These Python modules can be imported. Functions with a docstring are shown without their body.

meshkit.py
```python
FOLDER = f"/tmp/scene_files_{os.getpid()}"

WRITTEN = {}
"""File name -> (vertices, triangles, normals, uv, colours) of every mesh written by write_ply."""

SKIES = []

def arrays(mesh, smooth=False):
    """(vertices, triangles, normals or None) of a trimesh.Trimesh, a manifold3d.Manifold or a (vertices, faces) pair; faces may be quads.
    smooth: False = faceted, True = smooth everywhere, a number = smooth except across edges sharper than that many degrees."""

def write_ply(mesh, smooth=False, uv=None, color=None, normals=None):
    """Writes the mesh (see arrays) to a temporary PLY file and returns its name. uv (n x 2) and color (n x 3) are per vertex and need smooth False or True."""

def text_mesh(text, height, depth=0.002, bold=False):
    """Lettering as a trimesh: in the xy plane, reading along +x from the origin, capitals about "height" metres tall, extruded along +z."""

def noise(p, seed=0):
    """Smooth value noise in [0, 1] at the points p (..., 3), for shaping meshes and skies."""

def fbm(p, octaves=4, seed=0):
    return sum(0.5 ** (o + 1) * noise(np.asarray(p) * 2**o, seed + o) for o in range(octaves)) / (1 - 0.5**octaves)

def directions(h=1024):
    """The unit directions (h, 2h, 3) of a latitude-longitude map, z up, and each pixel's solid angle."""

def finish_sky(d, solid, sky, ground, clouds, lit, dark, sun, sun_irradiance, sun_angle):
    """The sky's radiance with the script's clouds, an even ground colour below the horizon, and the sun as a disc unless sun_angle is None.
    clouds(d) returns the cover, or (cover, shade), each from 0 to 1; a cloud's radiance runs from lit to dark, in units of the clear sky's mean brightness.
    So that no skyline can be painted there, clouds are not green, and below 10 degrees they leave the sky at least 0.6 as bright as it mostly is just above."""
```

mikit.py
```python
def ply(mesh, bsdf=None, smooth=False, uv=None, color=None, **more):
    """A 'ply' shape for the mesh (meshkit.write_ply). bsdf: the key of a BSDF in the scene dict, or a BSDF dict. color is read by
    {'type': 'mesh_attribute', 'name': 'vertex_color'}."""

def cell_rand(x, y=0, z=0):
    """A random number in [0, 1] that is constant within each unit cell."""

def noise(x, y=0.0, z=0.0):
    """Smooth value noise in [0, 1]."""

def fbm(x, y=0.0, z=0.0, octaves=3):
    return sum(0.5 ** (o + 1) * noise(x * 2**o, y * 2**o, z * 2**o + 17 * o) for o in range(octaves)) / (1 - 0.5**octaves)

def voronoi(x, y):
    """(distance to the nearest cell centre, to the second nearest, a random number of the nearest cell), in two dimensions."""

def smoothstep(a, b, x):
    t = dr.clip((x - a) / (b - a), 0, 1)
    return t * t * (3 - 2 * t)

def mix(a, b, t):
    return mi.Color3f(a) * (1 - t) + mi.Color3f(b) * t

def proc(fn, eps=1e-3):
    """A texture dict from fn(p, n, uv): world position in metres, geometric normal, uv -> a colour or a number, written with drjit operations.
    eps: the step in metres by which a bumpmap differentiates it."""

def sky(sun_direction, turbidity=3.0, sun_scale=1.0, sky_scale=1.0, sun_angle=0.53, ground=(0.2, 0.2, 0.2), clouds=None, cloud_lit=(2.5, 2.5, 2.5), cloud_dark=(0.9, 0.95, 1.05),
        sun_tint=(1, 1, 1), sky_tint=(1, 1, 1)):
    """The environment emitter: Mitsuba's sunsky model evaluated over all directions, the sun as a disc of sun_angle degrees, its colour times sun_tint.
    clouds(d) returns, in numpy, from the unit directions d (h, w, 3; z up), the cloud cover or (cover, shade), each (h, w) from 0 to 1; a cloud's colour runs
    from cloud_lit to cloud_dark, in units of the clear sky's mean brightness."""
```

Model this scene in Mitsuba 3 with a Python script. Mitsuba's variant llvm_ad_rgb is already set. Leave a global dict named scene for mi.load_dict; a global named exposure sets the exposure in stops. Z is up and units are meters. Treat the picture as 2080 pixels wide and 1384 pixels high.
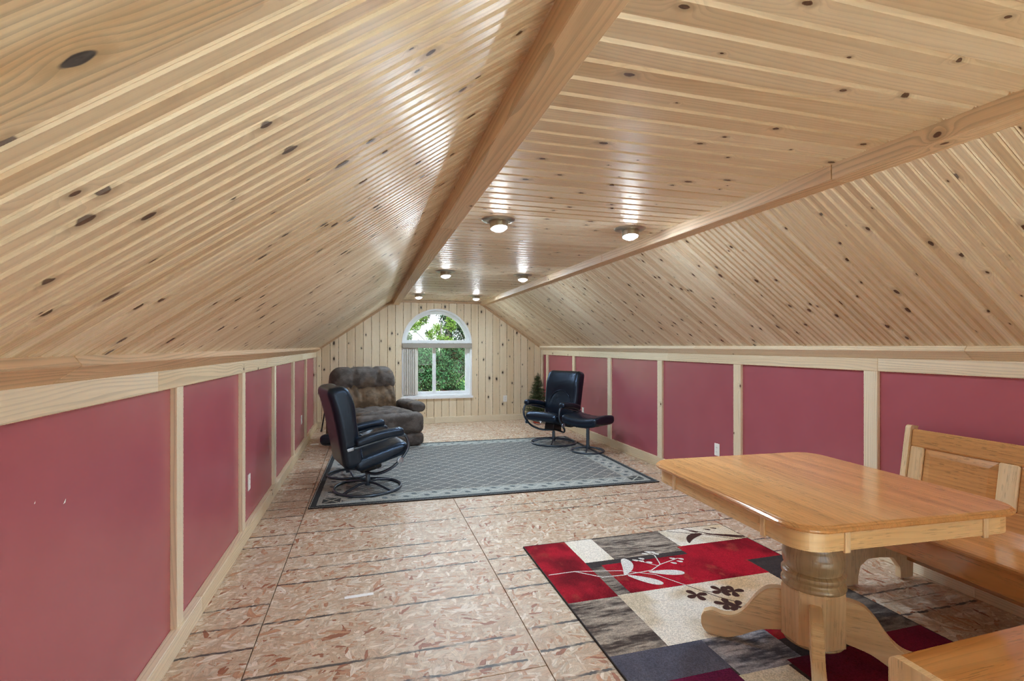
import math, random
import numpy as np, trimesh, shapely
import shapely.geometry as sg
import drjit as dr
import mitsuba as mi
import manifold3d as m3
import mikit
from mikit import proc, noise, fbm, voronoi, cell_rand, smoothstep, mix
T = mi.ScalarTransform4f
random.seed(7); RNG = np.random.default_rng(7)
scene, labels = {}, {}

# ------------------------------------------------------------------ camera, sky, exposure
YAW = math.atan(293 / 1021.0); EYE = 1.35
scene['camera'] = {'type': 'perspective', 'fov': math.degrees(2 * math.atan(1040 / 1021.0)), 'fov_axis': 'x', 'near_clip': 0.05, 'far_clip': 500.0,
    'principal_point_offset_y': -11 / 1384.0,
    'to_world': T().look_at(origin=[0, 0, EYE], target=[math.sin(YAW), math.cos(YAW), EYE], up=[0, 0, 1])}
exposure = 0.48
LAMP = 430
SUN = (-0.12, -0.76, 0.62)
scene['sky'] = mikit.sky(SUN, turbidity=3.5, sun_scale=16.0, sky_scale=11.0, sun_angle=0.8, sun_tint=(0.71, 1.0, 1.34), sky_tint=(0.81, 1.0, 1.2), ground=(0.22, 0.24, 0.18),
    clouds=lambda d: (np.clip(1.2 - 1.6 * np.abs(d[..., 2] - 0.3), 0.2, 0.85)), cloud_lit=(1.5, 1.5, 1.5), cloud_dark=(1.2, 1.2, 1.25))

# ------------------------------------------------------------------ colours and materials
def S(r, g, b):
    return tuple(float(((c / 255 + 0.055) / 1.055) ** 2.4 if c > 10 else c / 255 / 12.92) for c in (r, g, b))
def bsdf(name, **k):
    d = {'type': 'principled'}
    for a, v in k.items():
        if a == 'bump': continue
        d[a] = {'type': 'rgb', 'value': list(v)} if isinstance(v, tuple) else (proc(v) if callable(v) else v)
    if 'bump' in k:
        d = {'type': 'bumpmap', 'arbitrary': proc(k['bump'][0], k['bump'][2]), 'scale': k['bump'][1], 'bsdf': d}
    scene[name] = {'type': 'twosided', 'bsdf': d}
def wood_fn(pale, tan, knot_p, knot_c, grain=1.0, kr=(0.005, 0.013), ring=62.0, tone_noise=0.35, kspan=0.4):
    def fn(p, n, uv):
        u, vv = uv.x, uv.y
        i = dr.floor(vv / 4); w = vv - 4 * i - 2
        r1, r2 = cell_rand(i, 3), cell_rand(i, 11)
        uo = u + 13 * r2
        ci = dr.floor(uo / kspan)
        h1, h2, h3, h4 = (cell_rand(i * 7 + ci, ci, k) for k in (1, 2, 3, 4))
        rad = kr[0] + kr[1] * h3 * h3
        ku = (ci + 0.2 + 0.6 * h1) * kspan
        kw = (h2 - 0.5) * 0.085
        du, dw = (uo - ku), (w - kw)
        wob = 0.86 + 0.28 * noise(uo * 90, w * 90, i)
        d = dr.sqrt(dr.square(du / (1.3 + 1.5 * h4)) + dr.square(dw)) / rad * wob
        has = dr.select(h4 < knot_p, mi.Float(1), mi.Float(0))
        pull = has * dr.exp(-dr.square(du / (rad * 5))) * dr.exp(-dr.square(dw / (rad * 3.5)))
        t = w * ring * (1 - 0.55 * pull) + 5.5 * noise(uo * 0.8, w * 7, i) + 1.2 * noise(uo * 3, w * 30, i) + 2.2 * pull
        f = t - dr.floor(t)
        late = smoothstep(0.35, 0.93, f) * smoothstep(1.0, 0.95, f) * (0.5 + noise(uo * 2, w * 25, i + 3))
        fine = noise(uo * 6, w * 700, i)
        broad = fbm(uo * 0.9, w * 18, i + 5.5)
        tone = dr.clip(0.15 + 0.7 * r1 + tone_noise * (broad - 0.5) * 2, 0, 1)
        c = mix(pale, tan, tone)
        c = c * (1 - grain * (0.16 * late + 0.07 * (fine - 0.5)))
        halo = has * smoothstep(3.0, 0.9, d)
        c = mix(c, mi.Color3f(tan) * 0.62, halo * 0.6)
        core = has * smoothstep(1.08, 0.8, d)
        c = mix(c, mi.Color3f(knot_c) * (0.6 + 0.8 * noise(d * 4, uo * 30, w * 200)), core)
        return c
    return fn
bsdf('pine_ceiling', base_color=wood_fn(S(229, 214, 188), S(198, 170, 134), 0.55, S(74, 48, 32), kr=(0.003, 0.0078), kspan=0.3, grain=0.6), roughness=0.36, specular=0.5)
bsdf('pine_wall', base_color=wood_fn(S(238, 223, 196), S(218, 195, 160), 0.55, S(48, 32, 22), kr=(0.004, 0.013), grain=0.8, kspan=0.36), roughness=0.4, specular=0.45)
bsdf('pine_trim', base_color=wood_fn(S(236, 223, 198), S(216, 194, 158), 0.16, S(90, 55, 32), kr=(0.004, 0.012), kspan=0.55), roughness=0.42, specular=0.4)
bsdf('fir_beam', base_color=wood_fn(S(212, 184, 150), S(190, 154, 116), 0.13, S(80, 45, 28), grain=1.2, kr=(0.004, 0.010), ring=48, kspan=0.5), roughness=0.42, specular=0.4)
bsdf('fir_plank', base_color=wood_fn(S(220, 202, 172), S(186, 148, 104), 0.9, S(58, 52, 50), grain=1.5, kr=(0.009, 0.009), ring=88, tone_noise=1.0, kspan=0.35), roughness=0.45, specular=0.4)
bsdf('deck_wood', base_color=S(92, 66, 42), roughness=0.8)
def oak_fn(pale, tan, grain):
    base = wood_fn(pale, tan, 0.0, (0, 0, 0), grain * 0.55, ring=40.0, tone_noise=0.9, kspan=0.5)
    def fn(p, n, uv):
        c = base(p, n, uv)
        u, v = uv.x, uv.y
        pore = smoothstep(0.66, 0.86, noise(u * 26, v * 420)) * smoothstep(0.38, 0.62, noise(u * 7 + 4, v * 34))
        return c * (1 - 0.25 * grain * pore)
    return fn
bsdf('oak_top', base_color=oak_fn(S(204, 150, 94), S(168, 114, 64), 1.3), roughness=0.13, specular=0.5, clearcoat=0.8, clearcoat_gloss=0.95)
bsdf('oak_pale', base_color=oak_fn(S(228, 204, 166), S(206, 172, 128), 1.0), roughness=0.34, specular=0.5)
bsdf('oak_post', base_color=oak_fn(S(178, 156, 120), S(148, 124, 90), 1.2), roughness=0.2, specular=0.6, clearcoat=0.8)
bsdf('oak_apron', base_color=oak_fn(S(228, 198, 150), S(206, 166, 114), 0.9), roughness=0.32, specular=0.5)
bsdf('red_paint', base_color=lambda p, n, uv: mix(S(161, 84, 95), S(155, 78, 89), fbm(p.y * 5, p.z * 5, 2)), roughness=0.30, specular=0.7,
     bump=(lambda p, n, uv: noise(p.y * 160, p.z * 160, p.x * 160), 0.0005, 2e-3))

MARKS = ([(-0.84, -0.495, y) for y in (2.06, 2.477, 2.68, 2.877, 3.7, 3.9, 4.3, 4.51, 4.72, 5.1, 5.53, 5.74, 6.3, 6.9)]
    + [(-0.49, 0.66, y) for y in (1.45, 1.65, 1.86, 2.06, 2.251, 2.672, 3.08, 3.272, 3.465, 3.9)]
    + [(0.735, 1.9, y) for y in (1.9, 2.1, 2.286, 2.69, 2.88, 3.095, 3.90, 4.1)]
    + [(1.96, 3.1, y) for y in (1.47, 1.88, 2.09, 2.5, 2.7, 2.9, 3.31, 3.515, 3.92, 4.12, 4.7, 5.1, 5.3, 5.7)])
def osb(p, n, uv):
    x, y = p.x, p.y
    wx, wy = 0.034 * (noise(x * 10, y * 10) - 0.5) + 0.004 * (noise(x * 60, y * 60) - 0.5), 0.034 * (noise(x * 10 + 40, y * 10) - 0.5) + 0.004 * (noise(x * 60 + 9, y * 60) - 0.5)
    best, tone, edge, strand = mi.Float(-1), mi.Float(0.5), mi.Float(1), mi.Float(0.5)
    for k, (a, su, sv) in enumerate(((0.35, .10, .024), (-0.5, .085, .021), (1.1, .07, .020), (-1.2, .08, .022), (0.05, .11, .026), (0.75, .06, .018), (-0.2, .05, .012), (1.5, .06, .016))):
        ca, sa = math.cos(a), math.sin(a)
        xx, yy = x + wx, y + wy
        d1, d2, h = voronoi((ca * xx + sa * yy) / su + 7.3 * k, (-sa * xx + ca * yy) / sv + 3.1 * k)
        hh = h * (0.9 if k < 5 else 1.0)
        up = hh > best
        tone = dr.select(up, dr.abs(h * 57.3 + k * .37 - dr.floor(h * 57.3 + k * .37)), tone)
        edge = dr.select(up, d2 - d1, edge)
        strand = dr.select(up, noise((ca * xx + sa * yy) * 30 + 40 * h, (-sa * xx + ca * yy) * 420), strand)
        best = dr.maximum(best, hh)
    c = mix(S(204, 186, 164), S(188, 161, 136), smoothstep(0.0, 0.6, tone))
    c = mix(c, S(218, 202, 184), smoothstep(0.74, 0.78, tone))
    c = mix(c, S(180, 136, 106), smoothstep(0.86, 0.89, tone))
    c = mix(c, S(148, 94, 68), smoothstep(0.965, 0.975, tone))
    c = c * (0.84 + 0.16 * smoothstep(0.0, 0.14, edge)) * (0.84 + 0.28 * fbm(x * 45, y * 90)) * (0.80 + 0.36 * strand)
    c = c * (0.94 + 0.12 * fbm(x * 1.3, y * 1.3))
    line = mi.Float(0)
    wob = 0.007 * (noise(x * 14, y * 0.5) - 0.5) + 0.007 * (noise(x * 90, y * 40) - 0.5)
    for x0, x1, yy in MARKS:
        a = smoothstep(0.0100, 0.0066, dr.abs(y - yy + wob)) * smoothstep(x0 - .004, x0, x) * smoothstep(x1 + .004, x1, x)
        line = dr.maximum(line, a)
    line = line * (0.35 + 0.65 * smoothstep(0.2, 0.6, noise(x * 26, y * 80)))
    return mix(c, S(54, 50, 54), line * 0.92)
bsdf('osb', base_color=osb, roughness=0.42, specular=0.45)

def grey_rug(p, n, uv):
    U, V = uv.x, uv.y; W, H = 3.24, 2.58
    d = dr.minimum(dr.minimum(U, W - U), dr.minimum(V, H - V))
    pile = 0.75 + 0.5 * noise(U * 260, V * 260)
    field = mix(S(116, 116, 114), S(100, 102, 104), fbm(U * 8, V * 8))
    a, b = U / 0.183 + V / 0.159, U / 0.183 - V / 0.159
    la, lb = dr.abs(a - dr.floor(a) - 0.5), dr.abs(b - dr.floor(b) - 0.5)
    lat = dr.maximum(smoothstep(0.044, 0.026, la), smoothstep(0.044, 0.026, lb))
    c = mix(field, S(178, 174, 168), lat * 0.95)
    along = dr.select(dr.minimum(V, H - V) < dr.minimum(U, W - U), U, V)
    s = (d - 0.165)
    wave = 0.035 * dr.sin(along * 34)
    vine = smoothstep(0.012, 0.007, dr.abs(s - wave))
    k = along / 0.0925; kk = k - dr.floor(k) - 0.5; sg_ = dr.select(dr.floor(k) * .5 - dr.floor(dr.floor(k) * .5) < .25, mi.Float(1), mi.Float(-1))
    leaf = smoothstep(1.0, 0.75, dr.sqrt(dr.square(kk / 0.30 + 0.5 * s / 0.05) + dr.square((s + sg_ * 0.035) / 0.028)))
    dots = smoothstep(0.62, 0.7, noise(along * 45, s * 70))
    bc = mix(S(146, 150, 148), S(160, 162, 158), dots)
    bc = mix(bc, S(178, 180, 174), vine)
    bc = mix(bc, S(88, 96, 100), leaf)
    c = dr.select(d < 0.262, bc, c)
    c = dr.select((d > 0.245) & (d < 0.262), mi.Color3f(S(152, 150, 142)), c)
    cu, cv = dr.minimum(U, W - U), dr.minimum(V, H - V)
    cor = (cu < 0.25) & (cv < 0.25) & (d > 0.075)
    X = dr.abs(dr.abs(cu - 0.165) - dr.abs(cv - 0.165))
    cc = mix(S(66, 72, 74), S(158, 160, 154), dr.maximum(smoothstep(0.014, 0.009, X), smoothstep(0.07, 0.078, dr.maximum(dr.abs(cu - .165), dr.abs(cv - .165)))))
    c = dr.select(cor, cc, c)
    c = dr.select((d > 0.052) & (d < 0.078), mi.Color3f(S(150, 154, 150)), c)
    c = dr.select(d < 0.052, mi.Color3f(S(58, 64, 68)), c)
    c = dr.select(d < 0.008, mi.Color3f(S(150, 150, 145)), c)
    return c * pile
bsdf('grey_rug', base_color=grey_rug, roughness=0.85, specular=0.15, sheen=0.3)

def patch_rug(p, n, uv):
    U, V = uv.x, uv.y
    st = 0.55 * fbm(U * 4.5, V * 30, 3) + 0.45 * fbm(U * 22, V * 90, 5); bl = fbm(U * 6, V * 6, 9); sp = noise(U * 230, V * 230)
    red = mix(S(158, 22, 40), S(102, 12, 26), smoothstep(.25, .75, bl)); red = mix(red, S(150, 60, 52), smoothstep(0.62, 0.8, fbm(U * 14, V * 10)) * 0.5)
    cream = mix(S(218, 210, 198), S(190, 176, 154), smoothstep(0.35, 0.75, bl)); 
    grey = mix(S(66, 56, 54), S(164, 152, 140), smoothstep(0.26, 0.74, st))
    dark = mix(S(46, 40, 42), S(66, 58, 58), st)
    navy = mix(S(60, 62, 78), S(92, 90, 102), bl)
    blue = mix(S(64, 64, 74), S(152, 148, 152), smoothstep(0.28, 0.72, st))
    plum = mix(S(112, 18, 62), S(70, 20, 50), bl)
    wine = mix(S(104, 14, 38), S(76, 10, 34), bl)
    c = mi.Color3f(dark)
    def R(u0, u1, v0, v1, col):
        nonlocal c
        c = dr.select((U >= u0) & (U < u1) & (V >= v0) & (V < v1), col, c)
    R(0, .29, 0, .77, red); R(.29, .488, 0, .345, cream); R(.488, 1.01, 0, .345, grey); R(1.01, 1.6, -1, .28, mix(cream, S(206, 180, 142), smoothstep(1.2, 1.5, U) * bl))
    R(.98, 1.6, .28, .58, red); R(.37, 1.285, .40, .76, red); R(.29, .37, .42, .76, mix(grey, dark, 0.4)); R(1.285, 1.6, .58, .95, dark)
    R(.29, 1.28, .76, 1.235, mix(cream, S(192, 152, 104), smoothstep(.55, 1.1, U + (bl - .5) * .5) * .65)); R(0, .29, .77, 1.235, grey)
    R(0, .46, 1.235, 1.44, navy); R(.46, .80, 1.235, 1.49, blue); R(.80, .87, 1.235, 1.33, red)
    R(0, .45, 1.44, 1.9, plum); R(.45, .70, 1.49, 1.95, cream); R(.72, 1.25, 1.46, 2.2, wine); R(1.26, 1.6, .95, 1.42, mix(dark, grey, 0.35)); R(1.26, 1.6, 1.42, 1.62, wine); R(1.26, 1.6, 1.62, 2.2, cream)
    R(.0, .45, 1.9, 2.2, dark)
    def leaf(a, b, w, col, bend=0.0):
        nonlocal c
        L = math.dist(a, b); ex, ey = (b[0] - a[0]) / L, (b[1] - a[1]) / L
        s = ((U - a[0]) * ex + (V - a[1]) * ey) / L; q = -(U - a[0]) * ey + (V - a[1]) * ex
        q = q - bend * 4 * s * (1 - s)
        half = w * dr.sqrt(dr.maximum(4 * s * (1 - s), 0)) * (0.55 + 0.75 * s)
        c = dr.select((s > 0) & (s < 1), mix(c, col, smoothstep(0.003, -0.003, dr.abs(q) - half)), c)
    def stem(pts, w, col):
        nonlocal c
        for a, b in zip(pts[:-1], pts[1:]):
            L = math.dist(a, b); ex, ey = (b[0] - a[0]) / L, (b[1] - a[1]) / L
            s = dr.clip((U - a[0]) * ex + (V - a[1]) * ey, 0, L)
            dd = dr.sqrt(dr.square(U - a[0] - ex * s) + dr.square(V - a[1] - ey * s))
            c = mix(c, col, smoothstep(w + .003, w - .002, dd))
    wh, br = mi.Color3f(S(206, 202, 198)), mi.Color3f(S(64, 40, 36))
    stem([(.02, .436), (.18, .434), (.306, .545), (.445, .556), (.63, .545)], .0035, wh)
    stem([(.18, .434), (.45, .50), (.62, .60), (.715, .768), (.80, .926)], .0028, wh)
    stem([(.633, .542), (.725, .487), (.764, .36), (.735, .29)], .003, wh); stem([(.70, .50), (.62, .40)], .003, wh); stem([(.725, .487), (.877, .44)], .003, wh)
    leaf((.445, .556), (.551, .352), .035, wh, .02); leaf((.60, .56), (.80, .625), .034, wh); leaf((.46, .565), (.60, .715), .034, wh)
    for a in ((.735, .29), (.70, .31), (.77, .33), (.62, .40), (.59, .38), (.64, .37), (.877, .44), (.85, .47), (.83, .42), (.80, .48), (.76, .30), (.66, .43)):
        leaf(a, (a[0] + .03, a[1] + .025), .012, wh)
    stem([(.715, .768), (.80, .926), (.86, 1.0)], .0028, br); stem([(.76, .85), (.86, .90)], .0025, br)
    for cx, cy in ((.70, .875), (.86, .87), (.92, .895), (.79, 1.0), (.83, 1.03)):
        for k in range(4):
            an = k * 1.45 + cx * 9
            leaf((cx, cy), (cx + .062 * math.cos(an), cy + .062 * math.sin(an)), .019, br)
    stem([(1.21, .004), (1.326, .124), (1.39, .19), (1.53, .28)], .006, br); stem([(1.08, .02), (1.33, .17), (1.45, .27)], .004, br)
    leaf((1.10, .25), (1.29, .12), .030, br, -.03); leaf((1.30, .13), (1.56, .26), .020, br)
    leaf((1.36, .05), (1.40, .08), .012, br); leaf((1.42, .04), (1.46, .07), .012, br); leaf((1.23, .05), (1.28, .10), .012, br)
    return c * (0.72 + 0.55 * sp)
bsdf('patch_rug', base_color=patch_rug, roughness=0.9, specular=0.1, sheen=0.2)
bsdf('pale_wool', base_color=S(226, 222, 214), roughness=0.9, specular=0.1)
bsdf('black_binding', base_color=S(34, 30, 32), roughness=0.8)
bsdf('leather', base_color=S(12, 19, 28), roughness=0.32, specular=0.6, spec_tint=0.6, bump=(lambda p, n, uv: fbm(p.x * 40, p.y * 40, p.z * 40), 0.0016, 2e-3))
def suede(a, b, c):
    return dict(base_color=lambda p, n, uv: mix(mix(S(*a), S(*b), smoothstep(0.3, 0.7, fbm(p.x * 13, p.y * 13, p.z * 13, 4))), S(*c), smoothstep(0.55, 0.75, fbm(p.x * 6 + 3, p.y * 6, p.z * 7)) * 0.5) * (0.8 + 0.4 * fbm(p.x * 90, p.y * 90, p.z * 90)),
     roughness=0.7, specular=0.35, sheen=0.5, bump=(lambda p, n, uv: fbm(p.x * 22, p.y * 22, p.z * 22), 0.010, 3e-3))
bsdf('suede', **suede((70, 62, 58), (98, 90, 86), (108, 88, 68)))
bsdf('suede_worn', **suede((92, 74, 56), (124, 102, 80), (70, 62, 54)))
bsdf('tube_metal', base_color=S(92, 106, 122), roughness=0.22, metallic=0.85)
bsdf('chrome', base_color=S(168, 184, 204), roughness=0.3, metallic=1.0)
bsdf('nickel', base_color=S(190, 182, 168), roughness=0.34, metallic=1.0)
bsdf('white_vinyl', base_color=S(232, 234, 236), roughness=0.4)
bsdf('white_plastic', base_color=S(236, 234, 228), roughness=0.35)
bsdf('socket_dark', base_color=S(60, 58, 56), roughness=0.6)
bsdf('blind_vane', base_color=S(216, 211, 204), roughness=0.6)
bsdf('blind_valance', base_color=S(150, 142, 132), roughness=0.6)
bsdf('paper', base_color=S(236, 236, 234), roughness=0.7)
bsdf('black_paint', base_color=S(28, 28, 30), roughness=0.4)
bsdf('terracotta', base_color=S(158, 56, 34), roughness=0.5)
bsdf('needles', base_color=lambda p, n, uv: mix(S(34, 48, 24), S(70, 86, 40), noise(p.x * 40, p.y * 40, p.z * 40)), roughness=0.6)
bsdf('bark', base_color=lambda p, n, uv: mix(S(36, 32, 28), S(62, 56, 48), fbm(p.x * 14, p.y * 14, p.z * 3)), roughness=0.9)
bsdf('lawn', base_color=lambda p, n, uv: mix(S(70, 96, 40), S(110, 130, 66), fbm(p.x * 1.5, p.y * 1.5)), roughness=0.9)
bsdf('siding', base_color=S(190, 186, 176), roughness=0.7)
def leaf_bsdf(name, a, b):
    scene[name] = {'type': 'principledthin', 'base_color': proc(lambda p, n, uv: mix(a, b, cell_rand(dr.floor(p.x * 9), dr.floor(p.y * 9), dr.floor(p.z * 9)))), 'roughness': 0.5, 'diff_trans': 0.9, 'eta': 1.4}
leaf_bsdf('leaf_dark', S(19, 38, 25), S(35, 62, 40)); leaf_bsdf('leaf_mid', S(34, 64, 42), S(64, 98, 64)); leaf_bsdf('leaf_lime', S(66, 98, 32), S(98, 120, 52))
scene['glass'] = {'type': 'thindielectric', 'int_ior': 1.5}

# ------------------------------------------------------------------ helpers
def numbered(key):
    if key not in scene and key not in labels: return key
    k = 1
    while f'{key}_{k:03d}' in scene or f'{key}_{k:03d}' in labels: k += 1
    return f'{key}_{k:03d}'
def put(name, mesh, mat, parent=None, smooth=False, label=None, cat=None, group=None, kind=None, **more):
    key = numbered((parent + '__' + name) if parent else name)
    if isinstance(mesh, tuple) and len(mesh) == 3:
        scene[key] = mikit.ply((mesh[0], mesh[1]), mat, smooth=smooth, uv=mesh[2], **more)
    else:
        scene[key] = mikit.ply(mesh, mat, smooth=smooth, **more)
    d = {k: v for k, v in (('label', label), ('category', cat), ('group', group), ('kind', kind)) if v}
    if d: labels[key] = d
    return key
def thing(name, label, cat, group=None):
    key = numbered(name); labels[key] = {'label': label, 'category': cat}
    if group: labels[key]['group'] = group
    return key
ID = [0]
def nid():
    ID[0] = (ID[0] + 1) % 211
    return ID[0]
def unweld(mesh):
    if hasattr(mesh, 'to_mesh'):
        m = mesh.to_mesh(); v, f = np.asarray(m.vert_properties)[:, :3], np.asarray(m.tri_verts)
    elif isinstance(mesh, tuple): v, f = np.asarray(mesh[0], float), np.asarray(mesh[1])
    else: v, f = np.asarray(mesh.vertices), np.asarray(mesh.faces)
    return v[f.ravel()].astype(float), np.arange(f.size).reshape(-1, 3)
def woodm(mesh, axis, M=None, ident=None):
    """Unwelded mesh with wood uv: u along the grain axis (local frame), v across; then moved by the 4x4 matrix M."""
    v, f = unweld(mesh); ident = nid() if ident is None else ident
    n = np.cross(v[1::3] - v[::3], v[2::3] - v[::3]); dom = np.abs(n).argmax(1)
    uv = np.zeros((len(v), 2)); off = RNG.random() * 3
    for d in range(3):
        m = np.repeat(dom == d, 3)
        rest = [a for a in range(3) if a not in (axis, d)]
        if d == axis: uv[m] = np.stack([v[m][:, (axis + 1) % 3] * 3 + off, v[m][:, (axis + 2) % 3] * 3], 1)
        else: uv[m] = np.stack([v[m][:, axis] + off, v[m][:, rest[0]]], 1)
    uv[:, 1] = np.clip(uv[:, 1], -1.9, 1.9) + 4 * ident + 2
    if M is not None: v = v @ M[:3, :3].T + M[:3, 3]
    return v, f, uv
def cbox(lo, hi, b=0.003):
    lo, hi = np.asarray(lo, float), np.asarray(hi, float); pts = []
    for s in np.ndindex(2, 2, 2):
        c = np.where(s, hi, lo); sg_ = np.where(s, -1, 1) * b
        for k in range(3):
            q = c + sg_; q[k] = c[k]; pts.append(q)
    return m3.Manifold.hull_points(np.array(pts))
def M4(pos=(0, 0, 0), rz=0.0, rx=0.0, ry=0.0):
    m = trimesh.transformations.euler_matrix(rx, ry, rz, 'sxyz'); m[:3, 3] = pos
    return m
def xf(mesh, M):
    v, f = (mesh[0], mesh[1]) if isinstance(mesh, tuple) else (np.asarray(mesh.vertices), np.asarray(mesh.faces))
    out = (np.asarray(v) @ M[:3, :3].T + M[:3, 3], f)
    return out + tuple(mesh[2:]) if isinstance(mesh, tuple) else out
def bar(name, lo, hi, axis, mat, parent=None, b=0.003, **k):
    lo, hi = np.asarray(lo, float), np.asarray(hi, float); c = (lo + hi) / 2
    return put(name, woodm(cbox(lo - c, hi - c, b), axis, M4(c)), mat, parent, **k)
def rbox(size, r, n=14, deform=None):
    h = np.asarray(size, float) / 2; r = min(r, h.min() * 0.999)
    t = np.sin(np.linspace(-1, 1, n) * math.pi / 2)
    A, B = np.meshgrid(t, t, indexing='ij'); vs, fs, o = [], [], 0
    for ax in range(3):
        for s in (-1, 1):
            q = np.zeros((n * n, 3)); q[:, ax] = s; q[:, (ax + 1) % 3] = A.ravel(); q[:, (ax + 2) % 3] = B.ravel()
            i = np.arange(n * n).reshape(n, n); a, b_, c, d = i[:-1, :-1].ravel(), i[1:, :-1].ravel(), i[1:, 1:].ravel(), i[:-1, 1:].ravel()
            f = np.concatenate([np.stack([a, b_, c], 1), np.stack([a, c, d], 1)])
            fs.append((f if s > 0 else f[:, ::-1]) + o); vs.append(q); o += n * n
    q = np.concatenate(vs) * h; inner = np.clip(q, -(h - r), h - r); d = q - inner
    L = np.linalg.norm(d, axis=1, keepdims=True)
    v = inner + np.where(L > 1e-9, d / np.maximum(L, 1e-9) * r, 0)
    m = trimesh.Trimesh(v, np.concatenate(fs), process=False); m.merge_vertices(digits_vertex=6)
    v = np.array(m.vertices)
    if deform is not None: v = deform(v)
    return (v, np.array(m.faces))
def catmull(pts, n=8):
    P = np.asarray(pts, float); P = np.vstack([2 * P[0] - P[1], P, 2 * P[-1] - P[-2]]); out = []
    for i in range(1, len(P) - 2):
        for t in np.linspace(0, 1, n, endpoint=False):
            a, b, c, d = P[i - 1:i + 3]
            out.append(0.5 * (2 * b + (c - a) * t + (2 * a - 5 * b + 4 * c - d) * t * t + (3 * b - a - 3 * c + d) * t ** 3))
    return np.vstack(out + [P[-2]])
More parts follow.
